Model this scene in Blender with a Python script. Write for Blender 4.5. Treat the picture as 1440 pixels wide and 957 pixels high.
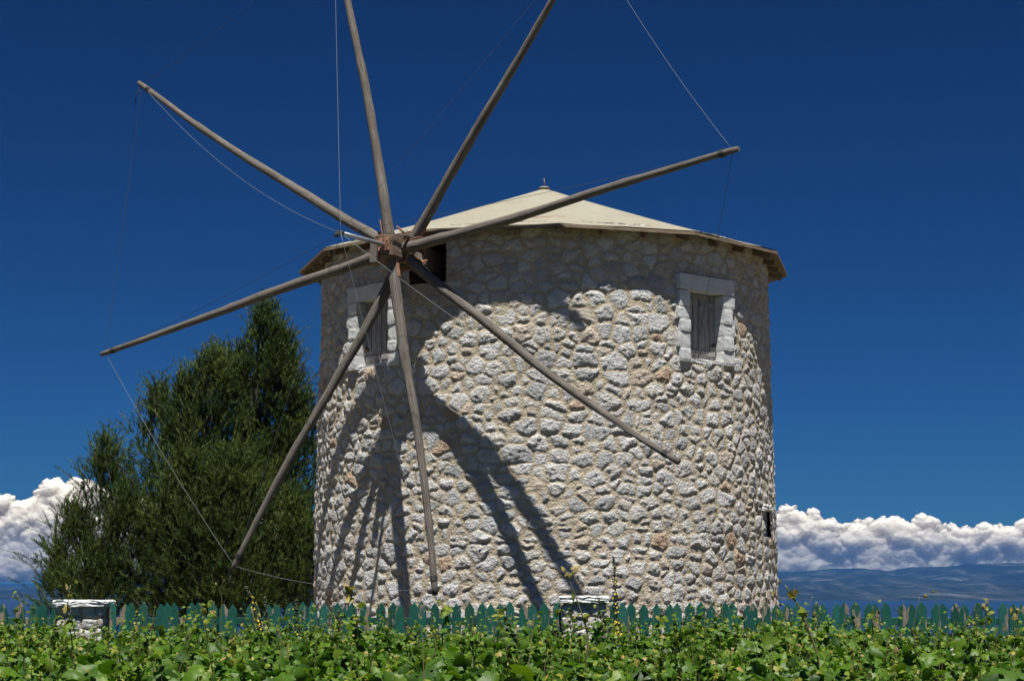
import bpy, bmesh, math, random
import numpy as np
from mathutils import Vector, Matrix
R = math.radians
PI = math.pi
for o in list(bpy.data.objects): bpy.data.objects.remove(o)
S = bpy.context.scene
C = S.collection
rng = np.random.default_rng(11)
random.seed(5)

# ------------------------------------------------------------------ camera
F = 2502.0                      # focal length in photo pixels (1440 wide)
PITCH = math.atan((818 - 478.5) / F)
cp, sp = math.cos(PITCH), math.sin(PITCH)
EYE = 1.6
cam = bpy.data.cameras.new('camera'); camo = bpy.data.objects.new('camera', cam); C.objects.link(camo)
cam.sensor_width = 36; cam.lens = F / 1440 * 36
cam.clip_start = 0.2; cam.clip_end = 120000
camo.location = (0, 0, EYE); camo.rotation_euler = (PI / 2 + PITCH, 0, 0)
S.camera = camo

# ------------------------------------------------------------------ light
SUN_EL, SUN_AZ = 71.0, 1.5      # azimuth measured from behind the camera, positive to the right
w = bpy.data.worlds.new('World'); S.world = w; w.use_nodes = True
nt = w.node_tree; bg = nt.nodes['Background']
sky = nt.nodes.new('ShaderNodeTexSky'); sky.sky_type = 'NISHITA'; sky.sun_disc = False
sky.sun_elevation = R(SUN_EL); sky.sun_rotation = R(180 - SUN_AZ)
sky.altitude = 900; sky.air_density = 0.75; sky.dust_density = 0.05; sky.ozone_density = 6.0
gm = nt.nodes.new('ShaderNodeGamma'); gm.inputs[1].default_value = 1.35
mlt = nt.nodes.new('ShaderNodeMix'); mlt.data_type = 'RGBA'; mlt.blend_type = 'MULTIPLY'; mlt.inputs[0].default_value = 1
# the clear air opposite the sun, seen through a polariser, is a deep blue; towards the sun, out of view, the tint is raised to add fill in the shade
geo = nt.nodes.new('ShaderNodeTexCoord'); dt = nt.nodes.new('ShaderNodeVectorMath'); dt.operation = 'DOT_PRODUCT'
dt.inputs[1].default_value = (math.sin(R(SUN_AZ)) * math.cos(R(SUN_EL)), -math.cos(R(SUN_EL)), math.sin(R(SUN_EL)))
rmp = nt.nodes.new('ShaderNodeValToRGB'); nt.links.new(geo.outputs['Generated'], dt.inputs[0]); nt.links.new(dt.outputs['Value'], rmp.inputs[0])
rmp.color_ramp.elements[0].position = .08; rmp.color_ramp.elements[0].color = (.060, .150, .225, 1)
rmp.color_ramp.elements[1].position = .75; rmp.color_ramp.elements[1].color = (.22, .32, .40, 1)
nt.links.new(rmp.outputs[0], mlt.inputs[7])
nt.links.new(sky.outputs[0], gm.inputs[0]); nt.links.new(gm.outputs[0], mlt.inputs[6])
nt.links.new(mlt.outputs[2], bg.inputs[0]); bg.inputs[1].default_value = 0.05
sl = bpy.data.lights.new('sun', 'SUN'); sl.energy = 5.0; sl.angle = R(0.5); sl.color = (1.0, 0.96, 0.89)
so = bpy.data.objects.new('sun', sl); C.objects.link(so)
sdir = Vector((math.sin(R(SUN_AZ)) * math.cos(R(SUN_EL)), -math.cos(R(SUN_AZ)) * math.cos(R(SUN_EL)), math.sin(R(SUN_EL))))
so.rotation_euler = sdir.to_track_quat('Z', 'Y').to_euler()
S.view_settings.view_transform = 'Standard'; S.view_settings.look = 'None'
S.view_settings.exposure = 0.9; S.view_settings.gamma = 1
S.render.engine = 'CYCLES'
S.cycles.max_bounces = 6; S.cycles.transparent_max_bounces = 8; S.cycles.volume_bounces = 0

# ------------------------------------------------------------------ helpers
def ray(px, py):
    a = (px - 720) / F; b = (478.5 - py) / F
    return np.array([a, cp - b * sp, sp + b * cp])
def at(px, py, Y):
    r = ray(px, py); return np.array([0, 0, EYE]) + r * (Y / r[1])
def hit(px, py, H, n):
    r = ray(px, py); c = np.array([0, 0, EYE]); return c + r * (float((H - c) @ n) / float(r @ n))

def vnoise(x, y, seed=0):
    xi = np.floor(x).astype(np.int64); yi = np.floor(y).astype(np.int64)
    fx = x - xi; fy = y - yi; fx = fx * fx * (3 - 2 * fx); fy = fy * fy * (3 - 2 * fy)
    def h(a, b):
        n = (a * 374761393 + b * 668265263 + seed * 1442695041) & 0xffffffff
        n = ((n ^ (n >> 13)) * 1274126177) & 0xffffffff
        return ((n ^ (n >> 16)) & 0xffff) / 65535.0
    return (h(xi, yi) * (1 - fx) + h(xi + 1, yi) * fx) * (1 - fy) + (h(xi, yi + 1) * (1 - fx) + h(xi + 1, yi + 1) * fx) * fy
def fbm(x, y, seed=0, o=4):
    t = 0; a = .5; s = 0
    for i in range(o):
        t = t + a * vnoise(x, y, seed + i * 17); s += a; a *= .5; x = x * 2.03 + 3.1; y = y * 2.03 + 1.7
    return t / s
def sstep(a, b, x):
    t = np.clip((x - a) / (b - a), 0, 1); return t * t * (3 - 2 * t)

def mat(name, col=(.5, .5, .5), rough=.8, build=None, **kw):
    m = bpy.data.materials.new(name); m.use_nodes = True
    b = m.node_tree.nodes['Principled BSDF']
    b.inputs['Base Color'].default_value = (*col, 1); b.inputs['Roughness'].default_value = rough
    for k, v in kw.items(): b.inputs[k.replace('_', ' ')].default_value = v
    if build: build(G(m), b)
    return m
class G:
    def __init__(s, m): s.t = m.node_tree; s.m = m
    def n(s, t, **kw):
        x = s.t.nodes.new('ShaderNode' + t)
        for k, v in kw.items(): setattr(x, k, v)
        return x
    def l(s, a, b): s.t.links.new(a, b)
    def coord(s, scale=(1, 1, 1), kind='Object'):
        t = s.n('TexCoord'); mp = s.n('Mapping'); mp.inputs['Scale'].default_value = scale
        s.l(t.outputs[kind], mp.inputs[0]); return mp.outputs[0]
    def noise(s, scale, detail=4, rough=.55, vec=None, dist=0):
        x = s.n('TexNoise'); x.inputs['Scale'].default_value = scale; x.inputs['Detail'].default_value = detail
        x.inputs['Roughness'].default_value = rough; x.inputs['Distortion'].default_value = dist
        s.l(vec if vec is not None else s.coord(), x.inputs['Vector']); return x.outputs['Fac']
    def ramp(s, fac, stops, interp='LINEAR'):
        x = s.n('ValToRGB'); e = x.color_ramp.elements; x.color_ramp.interpolation = interp
        while len(e) < len(stops): e.new(.5)
        for i, (p, c) in enumerate(stops):
            e[i].position = p; e[i].color = (*c, 1) if len(c) == 3 else c
        s.l(fac, x.inputs[0]); return x.outputs[0]
    def mix(s, fac, a, b, mode='MIX'):
        x = s.n('Mix', data_type='RGBA', blend_type=mode)
        for v, i in ((fac, 0), (a, 6), (b, 7)):
            if isinstance(v, (int, float)): x.inputs[i].default_value = v
            elif isinstance(v, tuple): x.inputs[i].default_value = (*v, 1)
            else: s.l(v, x.inputs[i])
        return x.outputs[2]
    def attr(s, name, out='Fac'):
        x = s.n('Attribute', attribute_name=name); return x.outputs[out]
    def bump(s, h, b, strength=.5, dist=.01):
        x = s.n('Bump'); x.inputs['Strength'].default_value = strength; x.inputs['Distance'].default_value = dist
        s.l(h, x.inputs['Height']); s.l(x.outputs[0], b.inputs['Normal'])
    def math(s, op, a, b=None):
        x = s.n('Math', operation=op)
        for v, i in ((a, 0), (b, 1)):
            if v is None: continue
            if isinstance(v, (int, float)): x.inputs[i].default_value = v
            else: s.l(v, x.inputs[i])
        return x.outputs[0]

def np_mesh(name, verts, faces, m, parent=None, attrs=None, smooth=True, k=None):
    """verts (N,3), faces (M,k) array of quads or tris"""
    verts = np.asarray(verts, dtype=np.float32); faces = np.asarray(faces, dtype=np.int32); k = faces.shape[1]
    me = bpy.data.meshes.new(name); me.vertices.add(len(verts)); me.vertices.foreach_set('co', verts.ravel())
    me.loops.add(faces.size); me.loops.foreach_set('vertex_index', faces.ravel())
    me.polygons.add(len(faces)); me.polygons.foreach_set('loop_start', np.arange(0, faces.size, k, dtype=np.int32))
    me.polygons.foreach_set('loop_total', np.full(len(faces), k, dtype=np.int32))
    me.polygons.foreach_set('use_smooth', np.full(len(faces), smooth, dtype=bool))
    for an, av in (attrs or {}).items():
        a = me.attributes.new(an, 'FLOAT', 'POINT'); a.data.foreach_set('value', np.asarray(av, dtype=np.float32).ravel())
    me.update(calc_edges=True); me.validate()
    me.materials.append(m)
    o = bpy.data.objects.new(name, me); C.objects.link(o)
    if parent: o.parent = parent
    return o
def obj(name, bm, m, parent=None, smooth=False, bevel=0):
    if bevel: bmesh.ops.bevel(bm, geom=[e for e in bm.edges], offset=bevel, segments=1, affect='EDGES', clamp_overlap=True)
    me = bpy.data.meshes.new(name); bm.normal_update(); bm.to_mesh(me); bm.free()
    if smooth:
        for p in me.polygons: p.use_smooth = True
    me.materials.append(m)
    o = bpy.data.objects.new(name, me); C.objects.link(o)
    if parent: o.parent = parent
    return o
def empty(name, loc=(0, 0, 0), rz=0):
    o = bpy.data.objects.new(name, None); C.objects.link(o); o.location = loc; o.rotation_euler = (0, 0, rz); o.empty_display_size = .3
    return o
def tag(o, label, cat, group=None, kind=None):
    if label: o['label'] = label
    if cat: o['category'] = cat
    if group: o['group'] = group
    if kind: o['kind'] = kind
    return o
def struct(o): o['kind'] = 'structure'; return o
def add_box(bm, c, s, rot=None):
    M = Matrix.Translation(Vector(c)) @ (rot if rot else Matrix.Identity(4)) @ Matrix.Diagonal((*s, 1))
    return bmesh.ops.create_cube(bm, size=1, matrix=M)['verts']
def rough_box(bm, c, s, amp=.006, cuts=4, seed=0, rot=None):
    """a box of dressed stone: subdivided and roughened"""
    b2 = bmesh.new(); bmesh.ops.create_cube(b2, size=1)
    bmesh.ops.subdivide_edges(b2, edges=b2.edges[:], cuts=cuts, use_grid_fill=True)
    r = random.Random(seed)
    for v in b2.verts:
        co = Vector((v.co.x * s[0], v.co.y * s[1], v.co.z * s[2]))
        nb = sum(abs(abs(t) - .5) < 1e-4 for t in v.co)
        v.co = co * (1 - (.004 * (nb - 1) / max(s)) * 2) + Vector([r.uniform(-amp, amp) for _ in range(3)])
    M = Matrix.Translation(Vector(c)) @ (rot if rot else Matrix.Identity(4))
    b2.transform(M)
    me = bpy.data.meshes.new('t'); b2.to_mesh(me); b2.free(); bm.from_mesh(me); bpy.data.meshes.remove(me)
def tube_arrays(pts, rad, seg=10, seed=0, rough=0.0, caps=True):
    pts = np.asarray(pts, float); n = len(pts); rad = np.broadcast_to(np.asarray(rad, float), (n,))
    tan = np.gradient(pts, axis=0); tan /= np.linalg.norm(tan, axis=1)[:, None]
    up = np.array([0, 0, 1.]) if abs(tan[0][2]) < .9 else np.array([1., 0, 0])
    V = []; 
    for i in range(n):
        a = np.cross(tan[i], up); a /= np.linalg.norm(a); b = np.cross(tan[i], a); 
        for j in range(seg):
            t = 2 * PI * j / seg
            rr = rad[i] * (1 + rough * (fbm(np.array([i * .35 + seed]), np.array([j * 1.1 + seed * 3.3]), seed, 2)[0] - .5) * 2)
            V.append(pts[i] + rr * (math.cos(t) * a + math.sin(t) * b))
    Fc = [(i * seg + j, i * seg + (j + 1) % seg, (i + 1) * seg + (j + 1) % seg, (i + 1) * seg + j) for i in range(n - 1) for j in range(seg)]
    if caps:
        for i, base in ((0, 0), (n - 1, (n - 1) * seg)):
            V.append(pts[i]); c = len(V) - 1
            for j in range(0, seg): Fc.append((base + j, base + (j + 1) % seg, c, c) if 0 else (base + j, base + (j + 1) % seg, c))
    return np.array(V), Fc
def tube(name, pts, rad, m, parent=None, seg=10, seed=0, rough=0.0):
    V, Fc = tube_arrays(pts, rad, seg, seed, rough)
    me = bpy.data.meshes.new(name); me.from_pydata([tuple(v) for v in V], [], Fc)
    bmx = bmesh.new(); bmx.from_mesh(me); bmesh.ops.recalc_face_normals(bmx, faces=bmx.faces); bmx.to_mesh(me); bmx.free()
    for p in me.polygons: p.use_smooth = len(p.vertices) == 4
    n_ = len(pts); ln = np.concatenate([[0], np.cumsum(np.linalg.norm(np.diff(np.array(pts, float), axis=0), axis=1))])
    al = np.concatenate([np.repeat(ln + seed * 7.7, seg), [seed * 7.7, ln[-1] + seed * 7.7]]); ar = np.concatenate([np.tile(np.abs(np.arange(seg) / seg * 2 - 1), n_), [0, 0]])
    if len(al) == len(V):
        for nm, vv in (('along', al), ('around', ar)):
            a_ = me.attributes.new(nm, 'FLOAT', 'POINT'); a_.data.foreach_set('value', vv.astype(np.float32))
    me.materials.append(m); o = bpy.data.objects.new(name, me); C.objects.link(o)
    if parent: o.parent = parent
    return o

# ------------------------------------------------------------------ materials
def b_wall(g, b):
    st = g.attr('stone'); rd = g.attr('rnd')
    tint = g.ramp(rd, [(0, (.36, .365, .365)), (.25, (.47, .475, .47)), (.55, (.58, .58, .57)), (.88, (.50, .485, .45)), (.94, (.52, .46, .39)), (.98, (.48, .39, .31)), (1, (.42, .30, .21))])
    n1 = g.noise(9, 5, .65); n2 = g.noise(45, 5, .7)
    sc = g.mix(.75, tint, g.ramp(n1, [(.3, (.74, .72, .70)), (.5, (1.0, 1.0, 1.0)), (.7, (1.12, 1.12, 1.12))]), 'MULTIPLY')
    sc = g.mix(.7, sc, g.ramp(n2, [(.32, (.45, .43, .40)), (.46, (.95, .95, .95)), (.7, (1.1, 1.1, 1.1))]), 'MULTIPLY')
    mc = g.ramp(g.noise(5, 5, .6), [(.3, (.36, .30, .215)), (.6, (.475, .41, .31)), (.8, (.55, .485, .385))])
    sc = g.mix(g.ramp(g.noise(3.4, 3, .6, dist=1.5), [(.67, (0, 0, 0)), (.73, (.6, .6, .6))]), sc, (.44, .29, .18))
    col = g.mix(st, mc, sc); g.l(col, b.inputs['Base Color'])
    v = g.n('TexVoronoi'); v.feature = 'F1'; v.inputs['Scale'].default_value = 34; g.l(g.coord(), v.inputs['Vector'])
    h = g.math('ADD', g.math('MULTIPLY', g.noise(38, 6, .7), 1.2), g.math('MULTIPLY', v.outputs['Distance'], .5))
    g.bump(h, b, 1.0, .026)
M_wall = mat('rubble_masonry', rough=.95, build=b_wall)
def b_dressed(g, b):
    n = g.noise(7, 5, .6); n2 = g.noise(60, 4, .7)
    c = g.ramp(n, [(.3, (.47, .485, .48)), (.7, (.60, .605, .59))])
    c = g.mix(.6, c, g.ramp(n2, [(.33, (.5, .48, .45)), (.48, (1, 1, 1))]), 'MULTIPLY')
    g.l(c, b.inputs['Base Color']); g.bump(g.noise(40, 6, .75), b, .5, .008)
M_dressed = mat('dressed_limestone', rough=.9, build=b_dressed)
def b_spar(g, b):
    cmb = g.n('CombineXYZ'); g.l(g.attr('along'), cmb.inputs[0]); g.l(g.math('MULTIPLY', g.attr('around'), 9), cmb.inputs[1])
    n = g.noise(2.2, 5, .65, cmb.outputs[0]); n2 = g.noise(5, 5, .7, cmb.outputs[0], .6)
    c = g.ramp(n, [(.3, (.032, .025, .020)), (.46, (.090, .074, .060)), (.56, (.155, .138, .118)), (.72, (.24, .22, .195))])
    c = g.mix(.7, c, g.ramp(n2, [(.40, (.25, .22, .2)), (.48, (1, 1, 1)), (.7, (1.15, 1.12, 1.1))]), 'MULTIPLY')
    g.l(c, b.inputs['Base Color']); g.bump(g.math('ADD', n2, g.math('MULTIPLY', g.noise(55, 5, .7), .4)), b, .9, .012)
M_spar = mat('weathered_pole_wood', rough=.85, build=b_spar)
def b_dark_wood(g, b):
    c = g.ramp(g.noise(14, 5, .65), [(.3, (.055, .035, .022)), (.55, (.13, .085, .055)), (.75, (.22, .16, .11))])
    g.l(c, b.inputs['Base Color']); g.bump(g.noise(70, 5, .7), b, .6, .008)
M_dwood = mat('dark_rough_timber', rough=.85, build=b_dark_wood)
def b_eave(g, b):
    c = g.ramp(g.noise(9, 5, .65, g.coord((1, 1, 6))), [(.3, (.10, .07, .045)), (.55, (.20, .15, .10)), (.8, (.30, .24, .17))])
    g.l(c, b.inputs['Base Color']); g.bump(g.noise(40, 4), b, .4, .006)
M_eave = mat('eave_boards', rough=.85, build=b_eave)
def b_roof(g, b):
    n = g.noise(1.3, 6, .68, dist=1.2); n2 = g.noise(14, 5, .7)
    c = g.ramp(n, [(.28, (.165, .145, .10)), (.40, (.215, .20, .148)), (.55, (.232, .218, .165)), (.75, (.25, .235, .18))])
    c = g.mix(.5, c, g.ramp(n2, [(.3, (.74, .70, .62)), (.52, (1, 1, 1))]), 'MULTIPLY')
    g.l(c, b.inputs['Base Color']); g.bump(g.noise(6, 4), b, .35, .03)
M_roof = mat('cream_roof_render', rough=.8, build=b_roof)
def b_shut(g, b):
    n = g.noise(5, 5, .65, g.coord((6, 6, 1))); 
    c = g.ramp(n, [(.3, (.14, .13, .125)), (.5, (.27, .25, .235)), (.66, (.36, .33, .31)), (.78, (.24, .29, .28))])
    g.l(c, b.inputs['Base Color']); g.bump(g.noise(20, 5, .7, g.coord((8, 8, 1))), b, .5, .006)
M_shut = mat('bleached_shutter_wood', rough=.85, build=b_shut)
def b_rust(g, b):
    c = g.ramp(g.noise(25, 5, .7), [(.3, (.11, .05, .03)), (.55, (.25, .125, .075)), (.75, (.36, .20, .125))])
    g.l(c, b.inputs['Base Color']); g.bump(g.noise(90, 4), b, .4, .004)
M_rust = mat('rusty_iron', rough=.8, build=b_rust)
M_pipe = mat('galvanised_pipe', (.42, .45, .47), .45, Metallic=.7, build=lambda g, b: g.l(g.ramp(g.noise(30, 4), [(.3, (.32, .35, .38)), (.7, (.52, .55, .57))]), b.inputs['Base Color']))
M_cable = mat('steel_cable', (.11, .125, .14), .6)
M_blk = mat('black_knotted_rope', (.02, .02, .022), .8)
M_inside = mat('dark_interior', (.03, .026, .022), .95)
def b_pick(g, b):
    rd = g.attr('rnd'); inf = g.n('ObjectInfo')
    wn = g.n('TexWhiteNoise', noise_dimensions='1D'); g.l(inf.outputs['Random'], wn.inputs['W'])
    base = g.ramp(inf.outputs['Random'], [(0, (.008, .050, .038)), (.3, (.012, .082, .060)), (.6, (.009, .064, .050)), (.85, (.020, .105, .085)), (1, (.018, .050, .032))])
    tc = g.coord((1, 1, .35)); off = g.n('VectorMath', operation='ADD'); g.l(tc, off.inputs[0])
    cmb = g.n('CombineXYZ'); g.l(g.math('MULTIPLY', inf.outputs['Random'], 57), cmb.inputs[0]); g.l(g.math('MULTIPLY', inf.outputs['Random'], 23), cmb.inputs[2]); g.l(cmb.outputs[0], off.inputs[1])
    n = g.noise(9, 5, .6, off.outputs[0]); n2 = g.noise(40, 4, .7, off.outputs[0])
    base = g.mix(.6, base, g.ramp(n2, [(.3, (.6, .6, .6)), (.6, (1.15, 1.15, 1.15))]), 'MULTIPLY')
    m = g.ramp(n, [(.575, (0, 0, 0)), (.61, (1, 1, 1))])
    c = g.mix(m, base, g.ramp(n2, [(.3, (.13, .10, .075)), (.7, (.26, .21, .17))]))
    g.l(c, b.inputs['Base Color']); g.bump(n2, b, .4, .004)
M_picket = mat('flaking_green_paint', rough=.6, build=b_pick)
def b_leaf(g, b):
    rd = g.attr('rnd')
    c = g.ramp(rd, [(0, (.013, .038, .004)), (.30, (.034, .086, .005)), (.58, (.066, .140, .007)), (.78, (.125, .185, .012)), (.90, (.22, .21, .03)), (.955, (.29, .215, .06)), (1, (.32, .24, .10))])
    c = g.mix(.5, c, g.ramp(g.noise(40, 3), [(.3, (.6, .65, .6)), (.6, (1.1, 1.1, 1.1))]), 'MULTIPLY')
    g.l(c, b.inputs['Base Color'])
    tr = g.n('BsdfTranslucent'); g.l(g.mix(1.0, c, (.95, 1.15, .40), 'MULTIPLY'), tr.inputs[0])
    ms = g.n('MixShader'); ms.inputs[0].default_value = .32
    g.l(b.outputs[0], ms.inputs[1]); g.l(tr.outputs[0], ms.inputs[2]); g.l(ms.outputs[0], g.t.nodes['Material Output'].inputs[0])
M_leaf = mat('grapevine_leaf', rough=.5, build=b_leaf); M_leaf.node_tree.nodes['Principled BSDF'].inputs['Specular IOR Level'].default_value = .3
M_stem = mat('vine_stem', (.10, .09, .035), .7)
def b_need(g, b):
    c = g.ramp(g.attr('rnd'), [(0, (.012, .026, .006)), (.5, (.036, .062, .011)), (.85, (.078, .110, .020)), (1, (.13, .11, .035))])
    g.l(c, b.inputs['Base Color'])
M_needle = mat('pine_needles', rough=.6, build=b_need)
M_bark = mat('pine_bark', rough=.9, build=lambda g, b: g.l(g.ramp(g.noise(12, 5), [(.3, (.03, .023, .018)), (.7, (.08, .065, .052))]), b.inputs['Base Color']))
M_flower = mat('yellow_petals', (.62, .48, .03), .6)
M_mull = mat('mullein_seed_head', (.035, .045, .015), .8)
def b_soil(g, b):
    c = g.ramp(g.noise(.8, 6, .65), [(.3, (.10, .085, .045)), (.5, (.15, .125, .07)), (.7, (.07, .085, .03))])
    g.l(c, b.inputs['Base Color']); g.bump(g.noise(6, 6), b, .6, .05)
M_soil = mat('dry_soil_and_scrub', rough=.95, build=b_soil)
def b_sea(g, b):
    g.l(g.ramp(g.noise(.002, 5, .6), [(.3, (.002, .014, .045)), (.7, (.004, .022, .06))]), b.inputs['Base Color'])
    g.bump(g.noise(.15, 5, .6), b, .4, .8)
M_sea = mat('sea_water', rough=.35, build=b_sea)
def b_hill(g, b):
    vec = g.coord((1, .22, 2.5))
    n = g.noise(.006, 8, .62, vec, 1.0); 
    c = g.ramp(n, [(.36, (.002, .005, .006)), (.50, (.008, .014, .012)), (.60, (.035, .038, .033)), (.72, (.13, .125, .11))])
    g.l(c, b.inputs['Base Color']); g.bump(g.noise(.012, 8, .6, vec), b, 1.0, 30)
M_hill = mat('scrub_covered_hills', rough=1, build=b_hill)
def b_cloud(g, b):
    g.bump(g.noise(.012, 8, .6), b, .08, 30)
M_cloud = mat('cumulus_cloud', (.57, .52, .425), 1.0, build=b_cloud, Subsurface_Weight=1.0, Subsurface_Scale=380.0, Subsurface_Radius=(1, 1, 1))
M_cloud.node_tree.nodes['Principled BSDF'].inputs['Specular IOR Level'].default_value = 0
for m_ in (M_picket, M_wall, M_dressed, M_needle, M_soil, M_hill): m_.node_tree.nodes['Principled BSDF'].inputs['Specular IOR Level'].default_value = .15

# ------------------------------------------------------------------ ground, sea, hills, clouds
SEA = -45.0
def polar_sheet(name, radii, hfun, m, nth=96, cx=0, cy=10):
    th = np.linspace(0, 2 * PI, nth, endpoint=False); V = [(cx, cy, float(hfun(np.array([0.]), np.array([0.]))[0]))]
    for r in radii:
        x = r * np.cos(th); y = r * np.sin(th); z = hfun(x, y); V += list(zip(x + cx, y + cy, z))
    Fc = [(0, 1 + j, 1 + (j + 1) % nth) for j in range(nth)]
    for i in range(len(radii) - 1):
        a = 1 + i * nth; c = a + nth
        Fc += [(a + j, c + j, c + (j + 1) % nth, a + (j + 1) % nth) for j in range(nth)]
    me = bpy.data.meshes.new(name); me.from_pydata([tuple(map(float, v)) for v in V], [], Fc); 
    for p in me.polygons: p.use_smooth = True
    me.materials.append(m); o = bpy.data.objects.new(name, me); C.objects.link(o); return struct(o)
def gh(x, y):
    r = np.hypot(x, y); n = (fbm(x * .05 + 40, y * .05 + 11, 3, 4) - .5)
    flat = sstep(25, 60, r)
    return -.02 + n * 3 * flat * (1 - 0) - sstep(38, 260, r) * 52 - sstep(30, 60, r) * .9
polar_sheet('ground', [3, 6, 10, 15, 20, 26, 32, 38, 46, 56, 70, 90, 115, 145, 180, 220, 270, 330], gh, M_soil)
polar_sheet('sea', [200, 500, 1200, 3000, 6000, 12000, 25000, 60000], lambda x, y: np.full(x.shape, SEA), M_sea, 64)

HD = 9000.0
prof_px = [-900, -300, 0, 80, 200, 440, 700, 900, 1040, 1100, 1150, 1180, 1210, 1245, 1275, 1300, 1330, 1370, 1410, 1440, 1500, 1600, 1800, 2300]
prof_py = [816, 822, 826, 827, 824, 815, 808, 806, 804, 801.5, 801, 801, 803, 804.5, 798, 795.5, 794.5, 790, 787.5, 785.5, 783, 786, 792, 800]
def hills(name, y0, y1, ny, nx, xr, crest, seed):
    xs = np.linspace(-xr, xr, nx); ys = np.linspace(y0, y1, ny); X, Y = np.meshgrid(xs, ys)
    px = 720 + F * X / (Y * cp)
    top = np.interp(720 + F * X / (crest * cp), prof_px, prof_py)
    H = (818 - top) / F * crest * cp + EYE - SEA + (fbm(X * .004, X * 0 + 3, 2, 5) - .5) * 16
    t = (Y - y0) / (crest - y0); t2 = (y1 - Y) / (y1 - crest)
    e = np.clip(np.minimum(t, t2), 0, 1); e = e ** 1.1
    rid = 1 - np.abs(fbm(X * .0011, Y * .0011, seed, 6) * 2 - 1)
    n = fbm(X * .003 + 7, Y * .003, seed + 5, 6) - .5
    Z = SEA - 4 + H * e * (.72 + .28 * e) + (rid - .75) * 120 * e * (1 - .75 * e) + n * 50 * sstep(0, .3, e) * np.clip(H / 90, 0, 1)
    V = np.stack([X, Y, Z], -1).reshape(-1, 3); i = np.arange(nx * ny).reshape(ny, nx)
    Fc = np.stack([i[:-1, :-1], i[:-1, 1:], i[1:, 1:], i[1:, :-1]], -1).reshape(-1, 4)
    return struct(np_mesh(name, V, Fc, M_hill))
hills('hills', 4300, 10400, 300, 900, 9000, HD, 4)

# haze over sea and hills
M_haze = bpy.data.materials.new('thin_sea_haze'); M_haze.use_nodes = True
t_ = M_haze.node_tree; t_.nodes.remove(t_.nodes['Principled BSDF'])
pv = t_.nodes.new('ShaderNodeVolumePrincipled'); pv.inputs['Color'].default_value = (.045, .19, .50, 1)
pv.inputs['Density'].default_value = 0.9e-4; pv.inputs['Anisotropy'].default_value = 0.0
t_.links.new(pv.outputs[0], t_.nodes['Material Output'].inputs['Volume'])
bm = bmesh.new(); add_box(bm, (0, 5000, (SEA - 10 + 210) / 2), (24000, 11400, 210 - SEA + 10))
hz = obj('haze', bm, M_haze); hz['kind'] = 'stuff'

ICO = {}
def ico(sub):
    if sub not in ICO:
        b = bmesh.new(); bmesh.ops.create_icosphere(b, subdivisions=sub, radius=1); b.verts.ensure_lookup_table()
        ICO[sub] = (np.array([v.co[:] for v in b.verts]), np.array([[v.index for v in f.verts] for f in b.faces])); b.free()
    return ICO[sub]
def worley(x, y, seed):
    xi = np.floor(x).astype(np.int64); yi = np.floor(y).astype(np.int64); best = np.full(x.shape, 9.0)
    for a in (-1, 0, 1):
        for b_ in (-1, 0, 1):
            cx_ = xi + a; cy_ = yi + b_
            def h(k):
                n = (cx_ * 374761393 + cy_ * 668265263 + (seed + k) * 1442695041) & 0xffffffff
                n = ((n ^ (n >> 13)) * 1274126177) & 0xffffffff; return ((n ^ (n >> 16)) & 0xffff) / 65535.0
            best = np.minimum(best, (cx_ + h(1) - x) ** 2 + (cy_ + h(2) - y) ** 2)
    return np.sqrt(best)
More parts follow.
